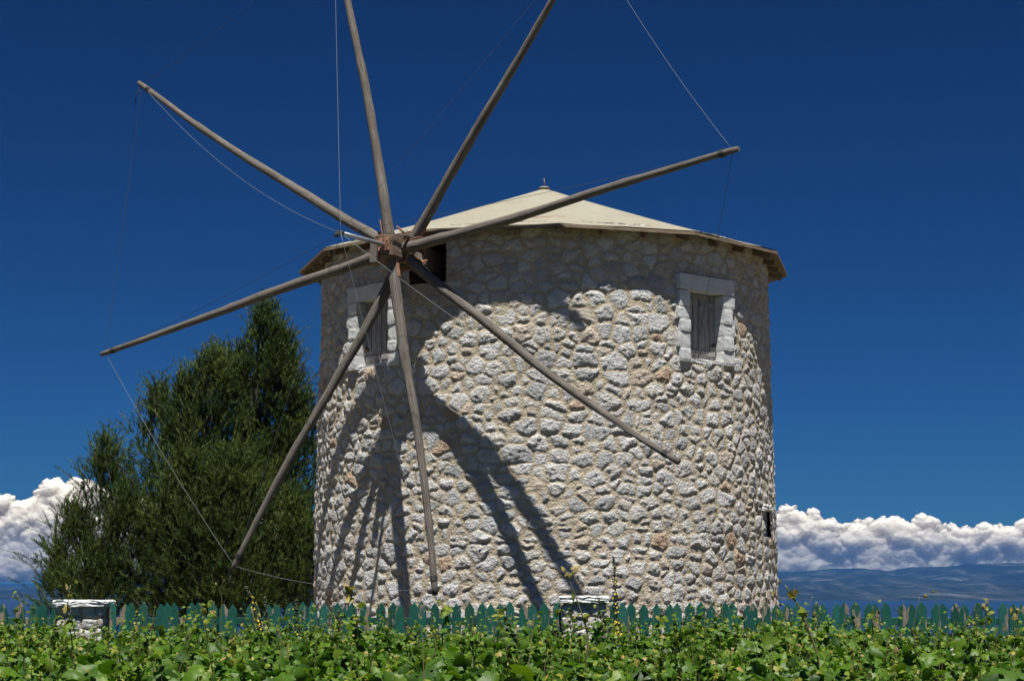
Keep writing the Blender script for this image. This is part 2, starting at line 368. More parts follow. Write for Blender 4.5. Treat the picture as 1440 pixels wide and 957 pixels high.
def clouds(name, crest, base_y, seed, label, Yc=19000., soft=1.0):
    """a bank of cumulus: a closed, deep body with billows on billows; u, v are bearings in photo pixels at the bank's distance"""
    cx = np.array([c[0] for c in crest]); cy = np.array([c[1] for c in crest])
    us = np.arange(cx[0], cx[-1], .75); vs = np.arange(cy.min() - 12, base_y, .6); U_, V_ = np.meshgrid(us, vs)
    wu = U_ + (fbm(U_ * .05, V_ * .05, seed, 4) - .5) * 16; wv = V_ + (fbm(U_ * .05 + 40, V_ * .05, seed + 1, 4) - .5) * 14
    def bl(sc, k): return 1 - np.clip(worley(wu / sc, wv / (sc * .8), seed + k), 0, 1) ** 1.6
    b1, b2, b3, b4 = bl(34, 1), bl(15, 2), bl(7.2, 3), bl(3.6, 4)
    g = V_ - np.interp(U_, cx, cy) - 3 + (b1 - .55) * 13 + (b2 - .55) * 8 + (b3 - .55) * 4 + (b4 - .5) * 1.6
    r_ = 26.0; gg = np.clip(g, 0, r_); dep = np.sqrt(np.maximum(2 * r_ * gg - gg * gg, 0)) + np.clip(g - r_, 0, None) * .55
    k = sstep(0, 7, g); calm = 1 - .93 * sstep(.28, .72, (V_ - np.interp(U_, cx, cy)) / (base_y - np.interp(U_, cx, cy)))
    dep = dep + k * calm * (b1 * 14 + b2 * 5 + b3 * 2.1 + b4 * .8 + (fbm(U_ * .35, V_ * .35, seed + 9, 4) - .5) * 2.2)
    t_ = np.clip((V_ - (base_y - 46)) / 46, 0, 1); dep = dep - (t_ ** 2.4) * 20
    m_ = g > 0; i = np.arange(U_.size).reshape(U_.shape); fm = m_[:-1, :-1] & m_[1:, :-1] & m_[:-1, 1:] & m_[1:, 1:]
    Fq = np.stack([i[:-1, :-1], i[1:, :-1], i[1:, 1:], i[:-1, 1:]], -1)[fm]
    def place(dp):
        Y = Yc - dp * Yc / F; a = (U_ - 720) / F; b_ = (478.5 - V_) / F; ry = cp - b_ * sp; t = Y / ry
        return np.stack([a * t, Y, EYE + (sp + b_ * cp) * t], -1).reshape(-1, 3)
    VV = np.concatenate([place(dep), place(-np.clip(dep, 0, None) * .6 - 1)]); FF = np.concatenate([Fq, Fq[:, ::-1] + U_.size])
    used = np.zeros(len(VV), bool); used[FF.ravel()] = True; mp = np.cumsum(used) - 1
    o = np_mesh(name, VV[used], mp[FF], M_cloud)
    return tag(o, label, 'clouds', kind='stuff')
clouds('clouds', [(640, 770), (760, 748), (900, 742), (1000, 730), (1085, 716), (1110, 713), (1150, 720), (1180, 738), (1205, 728), (1240, 723), (1275, 727), (1295, 720), (1320, 732), (1350, 745), (1380, 738), (1420, 735), (1445, 722), (1500, 716), (1700, 730)], 812, 3,
       'long bank of cream cumulus clouds above the blue hills right of the windmill')
clouds('clouds', [(-250, 700), (-60, 690), (0, 697), (30, 702), (50, 688), (75, 671), (110, 669), (150, 690), (200, 700), (330, 715), (450, 742), (560, 775)], 818, 8,
       'tall cumulus cloud rising behind the pine at the left edge')

# ------------------------------------------------------------------ windmill
AX, AY = .43, 23.3
RB, RTOP = 3.0, 2.92
ZE = 5.70                        # eave height
RE = 3.235
mill = empty('windmill', (AX, AY, 0))
tag(mill, 'round whitish rubble stone windmill with cream cone roof and eight bare wooden spars', 'windmill')
def child(o):                    # keep world coordinates while parenting under the mill
    o.parent = mill; o.matrix_parent_inverse = Matrix.Translation(Vector(mill.location)).inverted(); return o
def under(o, par):
    o.parent = par; o.matrix_parent_inverse = Matrix.Identity(4); return o

WIN = [  # theta, z_low, z_high, half width of opening
    (40.2, None, None, .285, (411, 506)), (-45.8, None, None, .29, (421, 512))]
def zof(py, Y): return float(at(720, py, Y)[2])
wins = []
for th, _, _, hw, (ya, yb) in WIN:
    Y = AY - 2.95 * math.cos(R(th)); wins.append((R(th), zof(yb, Y), zof(ya, Y), hw))
# slit window
Ys = AY - 2.97 * math.cos(R(66.5)); slit = (R(66.5), zof(756, Ys), zof(719, Ys), .13)
# opening for the sail shaft
NH = np.array([-math.sin(R(29.2)) * math.cos(R(2.6)), -math.cos(R(29.2)) * math.cos(R(2.6)), math.sin(R(2.6))])
shaft_th = R(-23.5)
Yo = AY - 2.93 * math.cos(shaft_th); hubopen = (R(-29.2), zof(396, Yo), 5.60, .27)

def radius(z): return RB + (RTOP - RB) * z / 5.7
fine = np.arange(R(-99), R(99), .0145 / 3.0); back = np.linspace(R(99), R(261), 90, endpoint=False)
TH = np.concatenate([fine, back]); ZZ = np.concatenate([np.linspace(-.15, .95, 20, endpoint=False), np.arange(.95, ZE + .07, .0135)])
nT, nZ = len(TH), len(ZZ)
seeds = []
z = -.3
while z < 6.2:
    h = rng.uniform(.11, .19); s = -R(101) * 3.0 + rng.uniform(0, .2)
    while s < R(262) * 3:
        wd = rng.choice([.11, .18, .25, .34], p=[.2, .33, .32, .15]) * rng.uniform(.8, 1.2)
        if rng.random() < .12:    # two small stones above each other
            seeds.append((s + wd / 2 - .01, z + h * .23, .12)); seeds.append((s + wd / 2 + .01, z + h * .78, .12))
        else: seeds.append((s + wd / 2 + rng.uniform(-.02, .02), z + h / 2 + rng.uniform(-.06, .06), wd))
        s += wd
    z += h
seeds = np.array(seeds); seeds[:, 1] += (fbm(seeds[:, 0] * .8, seeds[:, 1] * .8, 41, 3) - .5) * .35; ns = len(seeds)
srnd = rng.random(ns); shgt = rng.uniform(.004, .019, ns); sthr = rng.uniform(.007, .028, ns); tilt = rng.uniform(-.15, .15, (ns, 2)); tseed = rng.uniform(0, 50, ns)
ss = TH * 3.0
disp = np.zeros((nZ, nT)); stone = np.zeros((nZ, nT)); rnd = np.zeros((nZ, nT))
blocks = [slice(i, min(i + 90, nT)) for i in range(0, nT, 90)]
ax_ = 1.28
for sl_ in blocks:
    sa, sb = ss[sl_].min() - .5, ss[sl_].max() + .5
    cand = np.where((seeds[:, 0] > sa) & (seeds[:, 0] < sb))[0]
    Sg, Zg = np.meshgrid(ss[sl_], ZZ)
    wx = Sg + (fbm(Sg * 7, Zg * 7, 21, 3) - .5) * .10; wz = Zg + (fbm(Sg * 7 + 50, Zg * 7, 31, 3) - .5) * .09
    for r0 in range(0, nZ, 24):
        rs = slice(r0, min(r0 + 24, nZ)); zc = wz[rs]; xc = wx[rs]
        c2 = cand[(seeds[cand, 1] > zc.min() - .4) & (seeds[cand, 1] < zc.max() + .4)]
        sd = seeds[c2]
        d = ((xc[..., None] - sd[:, 0]) / ax_) ** 2 + (zc[..., None] - sd[:, 1]) ** 2
        d -= (sd[:, 2] - .22) * .035
        idx = np.argpartition(d, 2, axis=-1)[..., :3]; dd = np.take_along_axis(d, idx, -1); o_ = np.argsort(dd, -1); idx = np.take_along_axis(idx, o_, -1); dd = np.take_along_axis(dd, o_, -1)
        a = sd[idx[..., 0]]; e = 9.0
        for j in (1, 2):
            bb = sd[idx[..., j]]; L = np.sqrt(((a[..., 0] - bb[..., 0]) / ax_) ** 2 + (a[..., 1] - bb[..., 1]) ** 2) + 1e-4
            e = np.minimum(e, (dd[..., j] - dd[..., 0]) / (2 * L))
        gi = c2[idx[..., 0]]
        dx = xc - a[..., 0]; dz = zc - a[..., 1]
        thr = sthr[gi]; m_ = sstep(thr - .004, thr + .010, e); dome = sstep(thr, thr + .055, e)
        rug = 1 - np.abs(fbm((xc + tseed[gi]) * 11, (zc + tseed[gi]) * 11, 5, 4) * 2 - 1)
        rg2 = 1 - np.abs(fbm((xc + tseed[gi]) * 31, (zc + tseed[gi]) * 27, 6, 3) * 2 - 1)
        hh = shgt[gi] * (.75 + .25 * dome) + dome * (tilt[gi, 0] * dx + tilt[gi, 1] * dz) * .8 + (rug - .75) * .031 * (.4 + .6 * dome) + (rg2 - .7) * .021 * (.3 + .7 * dome)
        disp[rs, sl_] = m_ * np.maximum(hh, .008); stone[rs, sl_] = sstep(thr - .002, thr + .007, e); rnd[rs, sl_] = srnd[gi]
Sg, Zg = np.meshgrid(ss, ZZ)
disp += (fbm(Sg * 1.3, Zg * 1.3, 9, 3) - .5) * .05 + (fbm(Sg * 14, Zg * 14, 12, 3) - .5) * .014 * (1 - stone)
THg, _ = np.meshgrid(TH, ZZ)
def loc(th0):   # lateral offset in the window's own frame
    return np.sin(THg - th0) * 3.0
hole = np.zeros((nZ, nT), bool)
for th0, z0, z1, hw in wins:
    near = (np.abs(loc(th0)) < hw + .155) & (Zg > z0 - .02) & (Zg < z1 + .20) & (np.cos(THg - th0) > 0)
    disp[near] = np.minimum(disp[near], -.035); hole |= (np.abs(loc(th0)) < hw + .03) & (Zg > z0 + .0) & (Zg < z1 + .03) & (np.cos(THg - th0) > 0)
for th0, z0, z1, hw in (slit, hubopen):
    hole |= (np.abs(loc(th0)) < hw) & (Zg > z0) & (Zg < z1) & (np.cos(THg - th0) > 0)
rr = radius(Zg) + disp
V = np.stack([rr * np.sin(THg), -rr * np.cos(THg), Zg], -1).reshape(-1, 3)
i = np.arange(nT * nZ).reshape(nZ, nT); j = np.roll(i, -1, axis=1)
Fc = np.stack([i[:-1], j[:-1], j[1:], i[1:]], -1).reshape(-1, 4)
hc = hole[:-1] & np.roll(hole, -1, 1)[:-1] & hole[1:] & np.roll(hole, -1, 1)[1:]
Fc = Fc[~hc.reshape(-1)]
wall = np_mesh('tower_wall', V, Fc, M_wall, mill, {'stone': stone, 'rnd': rnd})
# lining of the two plain openings
def opening_lining(name, th0, z0, z1, hw, depth, m, parent):
    bm = bmesh.new(); t = .05
    Rw = radius((z0 + z1) / 2)
    y0 = -math.sqrt(max(Rw ** 2 - hw ** 2, .1)) + .035
    for sx in (-1, 1): add_box(bm, (sx * (hw + t / 2 - .012), y0 + depth / 2, (z0 + z1) / 2), (t, depth, z1 - z0 + 2 * t))
    add_box(bm, (0, y0 + depth / 2 + .002, z0 - t / 2 + .012), (2 * hw - .03, depth, t)); add_box(bm, (0, y0 + depth / 2 + .002, z1 + t / 2 - .012), (2 * hw - .03, depth, t))
    o = obj(name, bm, m, parent); o.rotation_euler = (0, 0, th0); return o
opening_lining('slit_window', *slit, .35, M_dressed, mill)
opening_lining('shaft_opening', *hubopen, .30, M_dwood, mill)
bm = bmesh.new(); rough_box(bm, (0, -2.99 + .09, slit[2] + .045), (.38, .20, .07), .010, 6, 3); o = obj('slit_lintel', bm, M_dressed, mill); o.rotation_euler = (0, 0, slit[0])
bm = bmesh.new(); add_box(bm, (0, -2.97 + .22, (slit[1] + slit[2]) / 2), (.3, .02, slit[2] - slit[1] + .08)); o = obj('slit_backing', bm, M_shut, mill); o.rotation_euler = (0, 0, slit[0])
# windows
for wi, (th0, z0, z1, hw) in enumerate(wins):
    wo = empty('window', (0, 0, 0), th0); wo.parent = mill
    fr = -(radius((z0 + z1) / 2) + .030)          # front plane of the surround
    h = z1 - z0
    bm = bmesh.new(); rough_box(bm, (0.0, fr + .17, z1 + .095), (2 * hw + .37, .34, .185), .002, 5, wi); obj('lintel', bm, M_dressed, wo)
    bm = bmesh.new(); rough_box(bm, (0.0, fr + .20, z0 - .022), (2 * hw + .04, .34, .05), .004, 5, wi + 9); obj('sill', bm, M_dressed, wo)
    for sx in (-1, 1):
        bm = bmesh.new(); zz = z0 - .045; q = 0; n = 5
        hs = [rng.uniform(.8, 1.2) for _ in range(n)]; tot = sum(hs)
        for q in range(n):
            hb = (h + .043) * hs[q] / tot; wd = (.205 if q % 2 == (0 if sx > 0 else 1) else .165) + rng.uniform(-.01, .01)
            rough_box(bm, (sx * (hw + wd / 2), fr + .17 + .9 * (wd - .145) * .25 + rng.uniform(-.006, .006), zz + hb / 2), (wd, .34, hb - .003), .002, 4, q + wi * 10 + (5 if sx > 0 else 0)); zz += hb
        obj('jamb', bm, M_dressed, wo)
    # two leaf board shutter
    for sx in (-1, 1):
        bm = bmesh.new(); wl = hw - .004; nb = 3
        for q in range(nb):
            bw = wl / nb
            add_box(bm, (sx * (.002 + bw * (q + .5)), fr + .175 + rng.uniform(-.004, .004), (z0 + z1) / 2 + .001), (bw - .007, .025, h - .01))
        sh = obj('shutter', bm, M_shut, wo, bevel=.003)
        for zz in (z0 + .10, z1 - .12):
            bm = bmesh.new(); add_box(bm, (sx * hw * .5, fr + .1535, zz), (wl - .03, .018, .055)); obj('batten', bm, M_shut, sh, bevel=.003)
        bm = bmesh.new(); add_box(bm, (sx * (hw - .045), fr + .145, z0 + .20), (.05, .03, .022)); add_box(bm, (sx * (hw - .03), fr + .13, z0 + .22), (.014, .04, .03)); obj('hinge', bm, M_blk if sx > 0 else M_rust, sh)
    bm = bmesh.new(); add_box(bm, (0, fr + .202, (z0 + z1) / 2), (2 * hw, .008, h)); obj('backing', bm, M_inside, wo)

# roof ----------------------------------------------------------------
NR = 12; ROFF = R(2)
APEX = zof(264, AY)
rootroof = None
bm = bmesh.new(); TK = .045; rings = 14
grid = []
for q in range(rings + 1):
    f_ = q / rings; row = []
    for k in range(NR * 6):
        a0 = ROFF + 2 * PI * (k // 6) / NR; a1 = a0 + 2 * PI / NR; u = (k % 6) / 6
        x = (1 - u) * math.sin(a0) + u * math.sin(a1); y = -((1 - u) * math.cos(a0) + u * math.cos(a1))
        rr_ = .07 + (RE - .07) * f_
        z_ = APEX - .015 + (ZE - APEX) * (rr_ / RE) + .018 * (float(fbm(np.array([x * rr_ * 1.2 + 9]), np.array([y * rr_ * 1.2]), 2, 3)[0]) - .5) + .02 * math.sin(f_ * PI) * -1
        if q == rings: z_ += .012 * (float(vnoise(np.array([k * .9]), np.array([2.]), 4)[0]) - .5)
        row.append(bm.verts.new((x * rr_, y * rr_, z_)))
    grid.append(row)
n_ = NR * 6
for q in range(rings):
    for k in range(n_): bm.faces.new((grid[q][k], grid[q + 1][k], grid[q + 1][(k + 1) % n_], grid[q][(k + 1) % n_]))
bm.faces.new(list(reversed(grid[0])))
roof = obj('roof', bm, M_roof, mill)
for p in roof.data.polygons: p.use_smooth = False
# boarding below the render
bm = bmesh.new()
top = [bm.verts.new((v[0] * (RE + .012) / RE, v[1] * (RE + .012) / RE, v[2])) for v in [(RE * ((1 - (k % 6) / 6) * math.sin(ROFF + 2 * PI * (k // 6) / NR) + (k % 6) / 6 * math.sin(ROFF + 2 * PI * (k // 6 + 1) / NR)),
     -RE * ((1 - (k % 6) / 6) * math.cos(ROFF + 2 * PI * (k // 6) / NR) + (k % 6) / 6 * math.cos(ROFF + 2 * PI * (k // 6 + 1) / NR)), ZE - .030) for k in range(n_)]]
bot = [bm.verts.new((v.co.x, v.co.y, v.co.z - .030)) for v in top]
SL = (APEX - ZE) / RE
inn_t = [bm.verts.new((v.co.x * .78, v.co.y * .78, v.co.z + .22 * RE * SL)) for v in top]
inn_b = [bm.verts.new((v.co.x * .78, v.co.y * .78, v.co.z + .22 * RE * SL)) for v in bot]
for k in range(n_):
    k2 = (k + 1) % n_
    bm.faces.new((top[k], bot[k], bot[k2], top[k2])); bm.faces.new((bot[k], inn_b[k], inn_b[k2], bot[k2])); bm.faces.new((top[k2], inn_t[k2], inn_t[k], top[k]))
obj('eave_boarding', bm, M_eave, roof)
for k in range(NR * 3):
    a = ROFF + 2 * PI * k / (NR * 3)
    # apothem distance towards that bearing
    loc_a = (a - ROFF) % (2 * PI / NR) - PI / NR; rmax = RE * math.cos(PI / NR) / math.cos(loc_a) - .05
    bm = bmesh.new(); L = .65
    add_box(bm, (0, -(rmax - L / 2), ZE - .095 + (L / 2) * SL), (.055, L, .07), Matrix.Rotation(-math.atan(SL), 4, 'X').inverted())
    o = obj('rafter', bm, M_eave, roof, bevel=.004); o.rotation_euler = (0, 0, a)
bm = bmesh.new(); bmesh.ops.create_circle(bm, cap_ends=True, segments=36, radius=2.86, matrix=Matrix.Translation((0, 0, ZE + .02))); obj('light_block_disc', bm, M_inside, roof)  # unseen dark disc added under the roof to block light
bm = bmesh.new(); bmesh.ops.create_cone(bm, cap_ends=True, segments=12, radius1=.09, radius2=.05, depth=.025, matrix=Matrix.Translation((.0, 0, APEX + .0))); 
cap = obj('roof_cap', bm, M_roof, roof, bevel=.01)
tube('finial', [(.0, 0, APEX), (.004, 0, APEX + .07), (0, 0, APEX + .125)], [.008, .007, .005], M_rust, roof, 6)

# sail wheel ----------------------------------------------------------
Hc = at(560, 353, 20.34)
CONE = {0: .05, 1: 0, 2: .25, 3: .45, 4: -.1, 5: .6, 6: .45, 7: .5}
TIPS = {0: (195, 116), 3: (1039, 209), 4: (955, 650), 5: (612, 836), 6: (326, 802), 7: (142, 498)}
Tp = {k: hit(*t, Hc + NH * CONE[k], NH) for k, t in TIPS.items()}
for k, t in ((1, (490, 0)), (2, (771, 0))):
    d = hit(*t, Hc + NH * CONE[k], NH) - Hc; Tp[k] = Hc + d / np.linalg.norm(d) * (4.25 if k == 2 else 4.4)
WO = np.array([AX, AY, 0.0])
shaft = empty('x'); bpy.data.objects.remove(shaft)
def frame_of(n):
    r = np.array([-n[1], n[0], 0]); r /= np.linalg.norm(r); u = np.cross(r, n); return r, (u if u[2] > 0 else -u)
RX, UZ = frame_of(NH)
if RX[0] < 0: RX = -RX
def orient(ax_x, ax_y, ax_z):
    return Matrix(((ax_x[0], ax_y[0], ax_z[0], 0), (ax_x[1], ax_y[1], ax_z[1], 0), (ax_x[2], ax_y[2], ax_z[2], 0), (0, 0, 0, 1)))
MS = orient(RX, -NH, UZ)       # local x right, local y into the tower, z up
def L2(p): return Vector(p[0] * RX + p[1] * (-NH) + p[2] * UZ + Hc - WO)
bm = bmesh.new()
b2 = add_box(bm, L2((0, .62, 0)), (.26, 1.9, .26), MS)
bmesh.ops.bevel(bm, geom=bm.edges[:], offset=.018, segments=1, affect='EDGES')
bmesh.ops.subdivide_edges(bm, edges=bm.edges[:], cuts=3, use_grid_fill=True)
for v in bm.verts: v.co += Vector([random.uniform(-.006, .006) for _ in range(3)])
shaft = obj('sail_shaft', bm, M_dwood, mill)
def part(name, bm, m, bevel=.002): return obj(name, bm, m, shaft, bevel=bevel)
# spars: two through each mortise, crooked round poles
offs = {1: .16, 5: .16, 3: .06, 7: .06, 0: -.05, 4: -.05, 2: -.16, 6: -.16}
bend = {0: (-.06, .01), 1: (.04, .02), 2: (.01, -.02), 3: (.025, .015), 4: (.08, -.01), 5: (-.035, .02), 6: (.025, -.02), 7: (.01, .01)}
for k in range(8):
    tip = Tp[k] - WO; base = Hc + NH * offs[k] - WO; d = tip - base; L = np.linalg.norm(d); u = d / L; side = np.cross(u, NH); side /= np.linalg.norm(side)
    n = 46; t = np.linspace(.02, 1, n); b0, b1 = bend[k]
    wob = (fbm(t * 5 + k * 9.3, t * 0 + k, 77, 3) - .5) * .05 * sstep(0, .15, t) * (1 - t)
    pts = base + d * t[:, None] + side * ((b0 * np.sin(PI * t) + b1 * np.sin(2 * PI * t)) + wob)[:, None]
    rad = (.066 - .034 * t + .006 * np.maximum(0, vnoise(t * 26 + k * 5, t * 0, 3) - .7) / .3) * (1 + .10 * (fbm(t * 14 + k * 3, t * 0 + 5, 8, 3) - .5)); rad[-1] *= .85
    sp_ = tube('spar', pts, rad, M_spar, shaft, 12, k + 1, .10)
    # rope lashing near the tip
    bm = bmesh.new(); c = pts[-3] 
    q = Vector(u).to_track_quat('Z', 'Y').to_matrix().to_4x4()
    for w_ in (-.02, .0, .02): bmesh.ops.create_cone(bm, cap_ends=False, segments=12, radius1=float(rad[-3]) + .008, radius2=float(rad[-3]) + .008, depth=.014, matrix=Matrix.Translation(Vector(c + u * w_)) @ q)
    o = obj('lashing', bm, M_cable if k in (0, 7) else M_blk, sp_) if 0 else under(obj('rope_lashing', bm, M_blk), shaft)
    # iron strap from the shaft onto the spar
    e = base + d * (.34 / L); bm = bmesh.new()
    ys = np.cross(u, side)
    for sg in (-1, 1):
        mid = base + u * .27 + side * sg * .064
        add_box(bm, mid, (.012, .055, .22), orient(side, ys, u))
    part('iron_strap', bm, M_rust)
# iron frame on the shaft
bm = bmesh.new()
for sx in (-1, 1): add_box(bm, L2((sx * .142, -.03, 0)), (.014, .07, .33), MS)
for sz in (-1, 1): add_box(bm, L2((0, -.03, sz * .142)), (.33, .068, .014), MS)
part('iron_collar', bm, M_rust)
bm = bmesh.new()
for sx in (-1, 1): add_box(bm, L2((sx * .142, .34, 0)), (.014, .06, .31), MS)
for sz in (-1, 1): add_box(bm, L2((0, .34, sz * .142)), (.31, .058, .014), MS)
part('iron_collar', bm, M_rust)
bm = bmesh.new(); add_box(bm, L2((.03, -.345, .01)), (.15, .02, .15), MS)
for a in range(8): bmesh.ops.create_cone(bm, cap_ends=True, segments=8, radius1=.009, radius2=.009, depth=.012, matrix=Matrix.Translation(L2((.03 + .055 * math.cos(a * PI / 4), -.36, .01 + .055 * math.sin(a * PI / 4)))) @ MS @ Matrix.Rotation(PI / 2, 4, 'X'))
part('bolted_plate', bm, M_rust, 0)
for (x, y, z_, s, rz) in ((-.10, -.36, -.09, (.09, .03, .22), 0), (.23, .10, -.12, (.06, .09, .20), -18), (.20, -.06, .13, (.05, .3, .03), 0)):
    bm = bmesh.new(); add_box(bm, L2((x, y, z_)), s, MS @ Matrix.Rotation(R(rz), 4, 'Y')); part('wedge', bm, M_spar, .004)
for (a, b_) in (((.15, -.05, .15), (.30, .0, .02)), ((.15, -.05, .16), (.10, -.2, .24)), ((.14, .05, -.15), (.34, .1, -.12)), ((-.15, -.05, -.14), (-.32, -.02, -.14)), ((.02, -.05, -.15), (.06, -.05, -.42))):
    tube('iron_stay', [L2(a), L2(b_)], .012, M_rust, shaft, 6)
# bowsprit and its knot of rope
tipS = hit(478, 327, Hc, np.array([RX[0], RX[1], 0.0])) if 0 else None
u0 = Hc + NH * .34 - WO + RX * .03
sprit_tip = None
best = 1e9
for s_ in np.linspace(.8, 2.2, 141):       # choose the length whose end falls where the photograph's does
    for dz_ in np.linspace(-.2, .5, 36):
        P = Hc + NH * s_ + UZ * dz_
        dd_ = P[1] * cp + (P[2] - EYE) * sp; X_ = 720 + F * P[0] / dd_; Y_ = 478.5 - F * ((P[2] - EYE) * cp - P[1] * sp) / dd_
        e = (X_ - 479) ** 2 + (Y_ - 327) ** 2
        if e < best: best = e; sprit_tip = P - WO
tube('bowsprit', [u0, u0 * .5 + sprit_tip * .5, sprit_tip], [.026, .024, .022], M_pipe, shaft, 12)
bm = bmesh.new()
for q in range(7): bmesh.ops.create_icosphere(bm, subdivisions=1, radius=random.uniform(.018, .032), matrix=Matrix.Translation(Vector(sprit_tip) + Vector([random.uniform(-.05, .03), random.uniform(-.04, .04), random.uniform(-.035, .03)])))
under(obj('rope_knot', bm, M_blk), shaft)
def cable(a, b, sag, rad=.0045, m=M_cable, name='guy_wire', n=28):
    t = np.linspace(0, 1, n)[:, None]; p = a + (b - a) * t; p[:, 2] -= (4 * sag * t * (1 - t))[:, 0]
    return tube(name, p, rad, m, shaft, 5)
T_ = {k: Tp[k] - WO for k in Tp}
for k in range(8):
    a = T_[k] * .985 + (Hc - WO) * .015
    cable(sprit_tip, a, {0: .24, 4: .10, 5: .05, 7: .05, 6: .0}.get(k, .03), (.0034 if k == 4 else .0024) if k in (0, 1, 4, 5) else .0024, M_cable if k in (0, 1, 4, 5) else M_blk if k in (2, 3, 7) else M_cable)
for k in range(8):
    k2 = (k + 1) % 8
    a = T_[k] * .985 + (Hc - WO) * .015; b_ = T_[k2] * .985 + (Hc - WO) * .015
    cable(a, b_, {6: .07, 5: .10, 7: .03, 0: .1, 2: .1, 4: .1}.get(k, .05), .0023, M_blk if k in (7, 0, 3, 4) else M_cable, 'rim_rope')
tube('loose_rope_end', [T_[0] * .985 + (Hc - WO) * .015, T_[0] + (Hc - WO - T_[0]) * .01 + np.array([-.06, 0, -.16]), T_[0] + np.array([-.04, 0, -.30])], .006, M_blk, shaft, 5)
tube('loose_rope_end', [T_[6], T_[6] + np.array([-.03, 0, -.12]), T_[6] + np.array([.0, 0, -.24])], .006, M_blk, shaft, 5)

# ------------------------------------------------------------------ fence and stone pillars
FY = 18.9; PW = .098; SPC = 15.25 / F * FY * 1.005
ZT = zof(847, FY)
def xat(px): return float(at(px, 850, FY)[0])
def picket_mesh():
    bm = bmesh.new(); hw = PW / 2; H_ = ZT - .06
    pts = [(-hw, 0), (hw, 0), (hw, H_ - .066), (.004, H_), (-.004, H_), (-hw, H_ - .066)]
    f0 = [bm.verts.new((x, -.010, z)) for x, z in pts]; f1 = [bm.verts.new((x, .010, z)) for x, z in pts]
    bm.faces.new(f0); bm.faces.new(list(reversed(f1)))
    for k in range(6): bm.faces.new((f0[k], f1[k], f1[(k + 1) % 6], f0[(k + 1) % 6]))
    bmesh.ops.recalc_face_normals(bm, faces=bm.faces)
    bmesh.ops.bevel(bm, geom=[e for e in bm.edges], offset=.003, segments=1, affect='EDGES', clamp_overlap=True)
    me = bpy.data.meshes.new('picket'); bm.to_mesh(me); bm.free(); me.materials.append(M_picket); return me
PM = picket_mesh()
def fence(x0, x1, label):
    f = empty('picket_fence', ((x0 + x1) / 2, FY, 0)); tag(f, label, 'fence', 'green picket fence runs')
    n = max(1, int((x1 - x0) / SPC)); st = (x1 - x0) / n
    for k in range(n):
        o = bpy.data.objects.new('picket', PM); C.objects.link(o); o.parent = f
        o.location = (x0 + st * (k + .5) - (x0 + x1) / 2 + random.uniform(-.004, .004), -.034 + random.uniform(-.003, .003), .06 + random.gauss(0, .012))
        o.rotation_euler = (0, R(random.gauss(0, 1.2)), 0); o.scale = (random.uniform(.93, 1.04), 1, 1)
    for z_ in (.35, ZT - .19):
        bm = bmesh.new(); add_box(bm, (0, 0.0, z_), (x1 - x0, .045, .075)); o = obj('rail', bm, M_picket, f, bevel=.004)
    return f
P1 = (xat(85), xat(152)); P2 = (xat(790), xat(852))
fence(xat(-160), P1[0] - .0, 'short run of green pickets left of the left stone pillar')
fence(P1[1] + .0, P2[0] - .0, 'green picket fence run between the two stone pillars')
fence(P2[1] + .0, xat(1600), 'green picket fence run from the middle pillar to the right edge')
def pillar(x0, x1, ztop, label, seed):
    w_ = x1 - x0 - .02; e = empty('stone_pillar', ((x0 + x1) / 2, FY, 0)); tag(e, label, 'pillar', 'stone gate pillars in the fence')
    n = 64; m = 150; tt = np.linspace(0, 1, n, endpoint=False); zz = np.linspace(0, ztop - .06, m)
    # square section with rounded corners, roughened like rubble
    per = 4 * w_; s = tt * per; side = (tt * 4).astype(int); u = (tt * 4 - side) - .5
    px = np.select([side == 0, side == 1, side == 2, side == 3], [u, .5 + 0 * u, -u, -.5 + 0 * u]) * w_; py = np.select([side == 0, side == 1, side == 2, side == 3], [-.5 + 0 * u, u, .5 + 0 * u, -u]) * w_
    Sx, Zx = np.meshgrid(s, zz)
    r = np.random.default_rng(seed); sd = np.array([(a + r.uniform(-.03, .03), b + r.uniform(-.03, .03)) for a in np.arange(0, per, .17) for b in np.arange(0, ztop, .13)]); rn = r.random(len(sd))
    dx = np.abs(Sx[..., None] - sd[:, 0]); dx = np.minimum(dx, per - dx); d = np.sqrt((dx / 1.2) ** 2 + (Zx[..., None] - sd[:, 1]) ** 2); ix = np.argsort(d, -1)[..., :2]; dd = np.take_along_axis(d, ix, -1); e_ = (dd[..., 1] - dd[..., 0]) / 2
    stn = sstep(.006, .016, e_); dp = stn * (.015 + .02 * rn[ix[..., 0]]) + stn * (fbm(Sx * 14, Zx * 14, seed, 3) - .5) * .04 - .02
    rr_ = np.hypot(px, py); X = px * (1 + dp / rr_); Y = py * (1 + dp / rr_)
    V = np.stack([X, Y, Zx], -1).reshape(-1, 3); i = np.arange(n * m).reshape(m, n); j = np.roll(i, -1, 1)
    np_mesh('shaft', V, np.stack([i[:-1], j[:-1], j[1:], i[1:]], -1).reshape(-1, 4), M_wall, e, {'stone': stn, 'rnd': rn[ix[..., 0]] * .8 + .1})
    bm = bmesh.new(); rough_box(bm, (0, 0, ztop - .032), (w_ + .07, w_ + .07, .06), .010, 8, seed); obj('capstone', bm, M_dressed, e)
pillar(*P1, zof(843.5, FY), 'rubble stone pillar with rough white capstone in front of the pine', 3)
pillar(*P2, zof(838, FY), 'rubble stone pillar with rough white capstone in front of the windmill', 4)

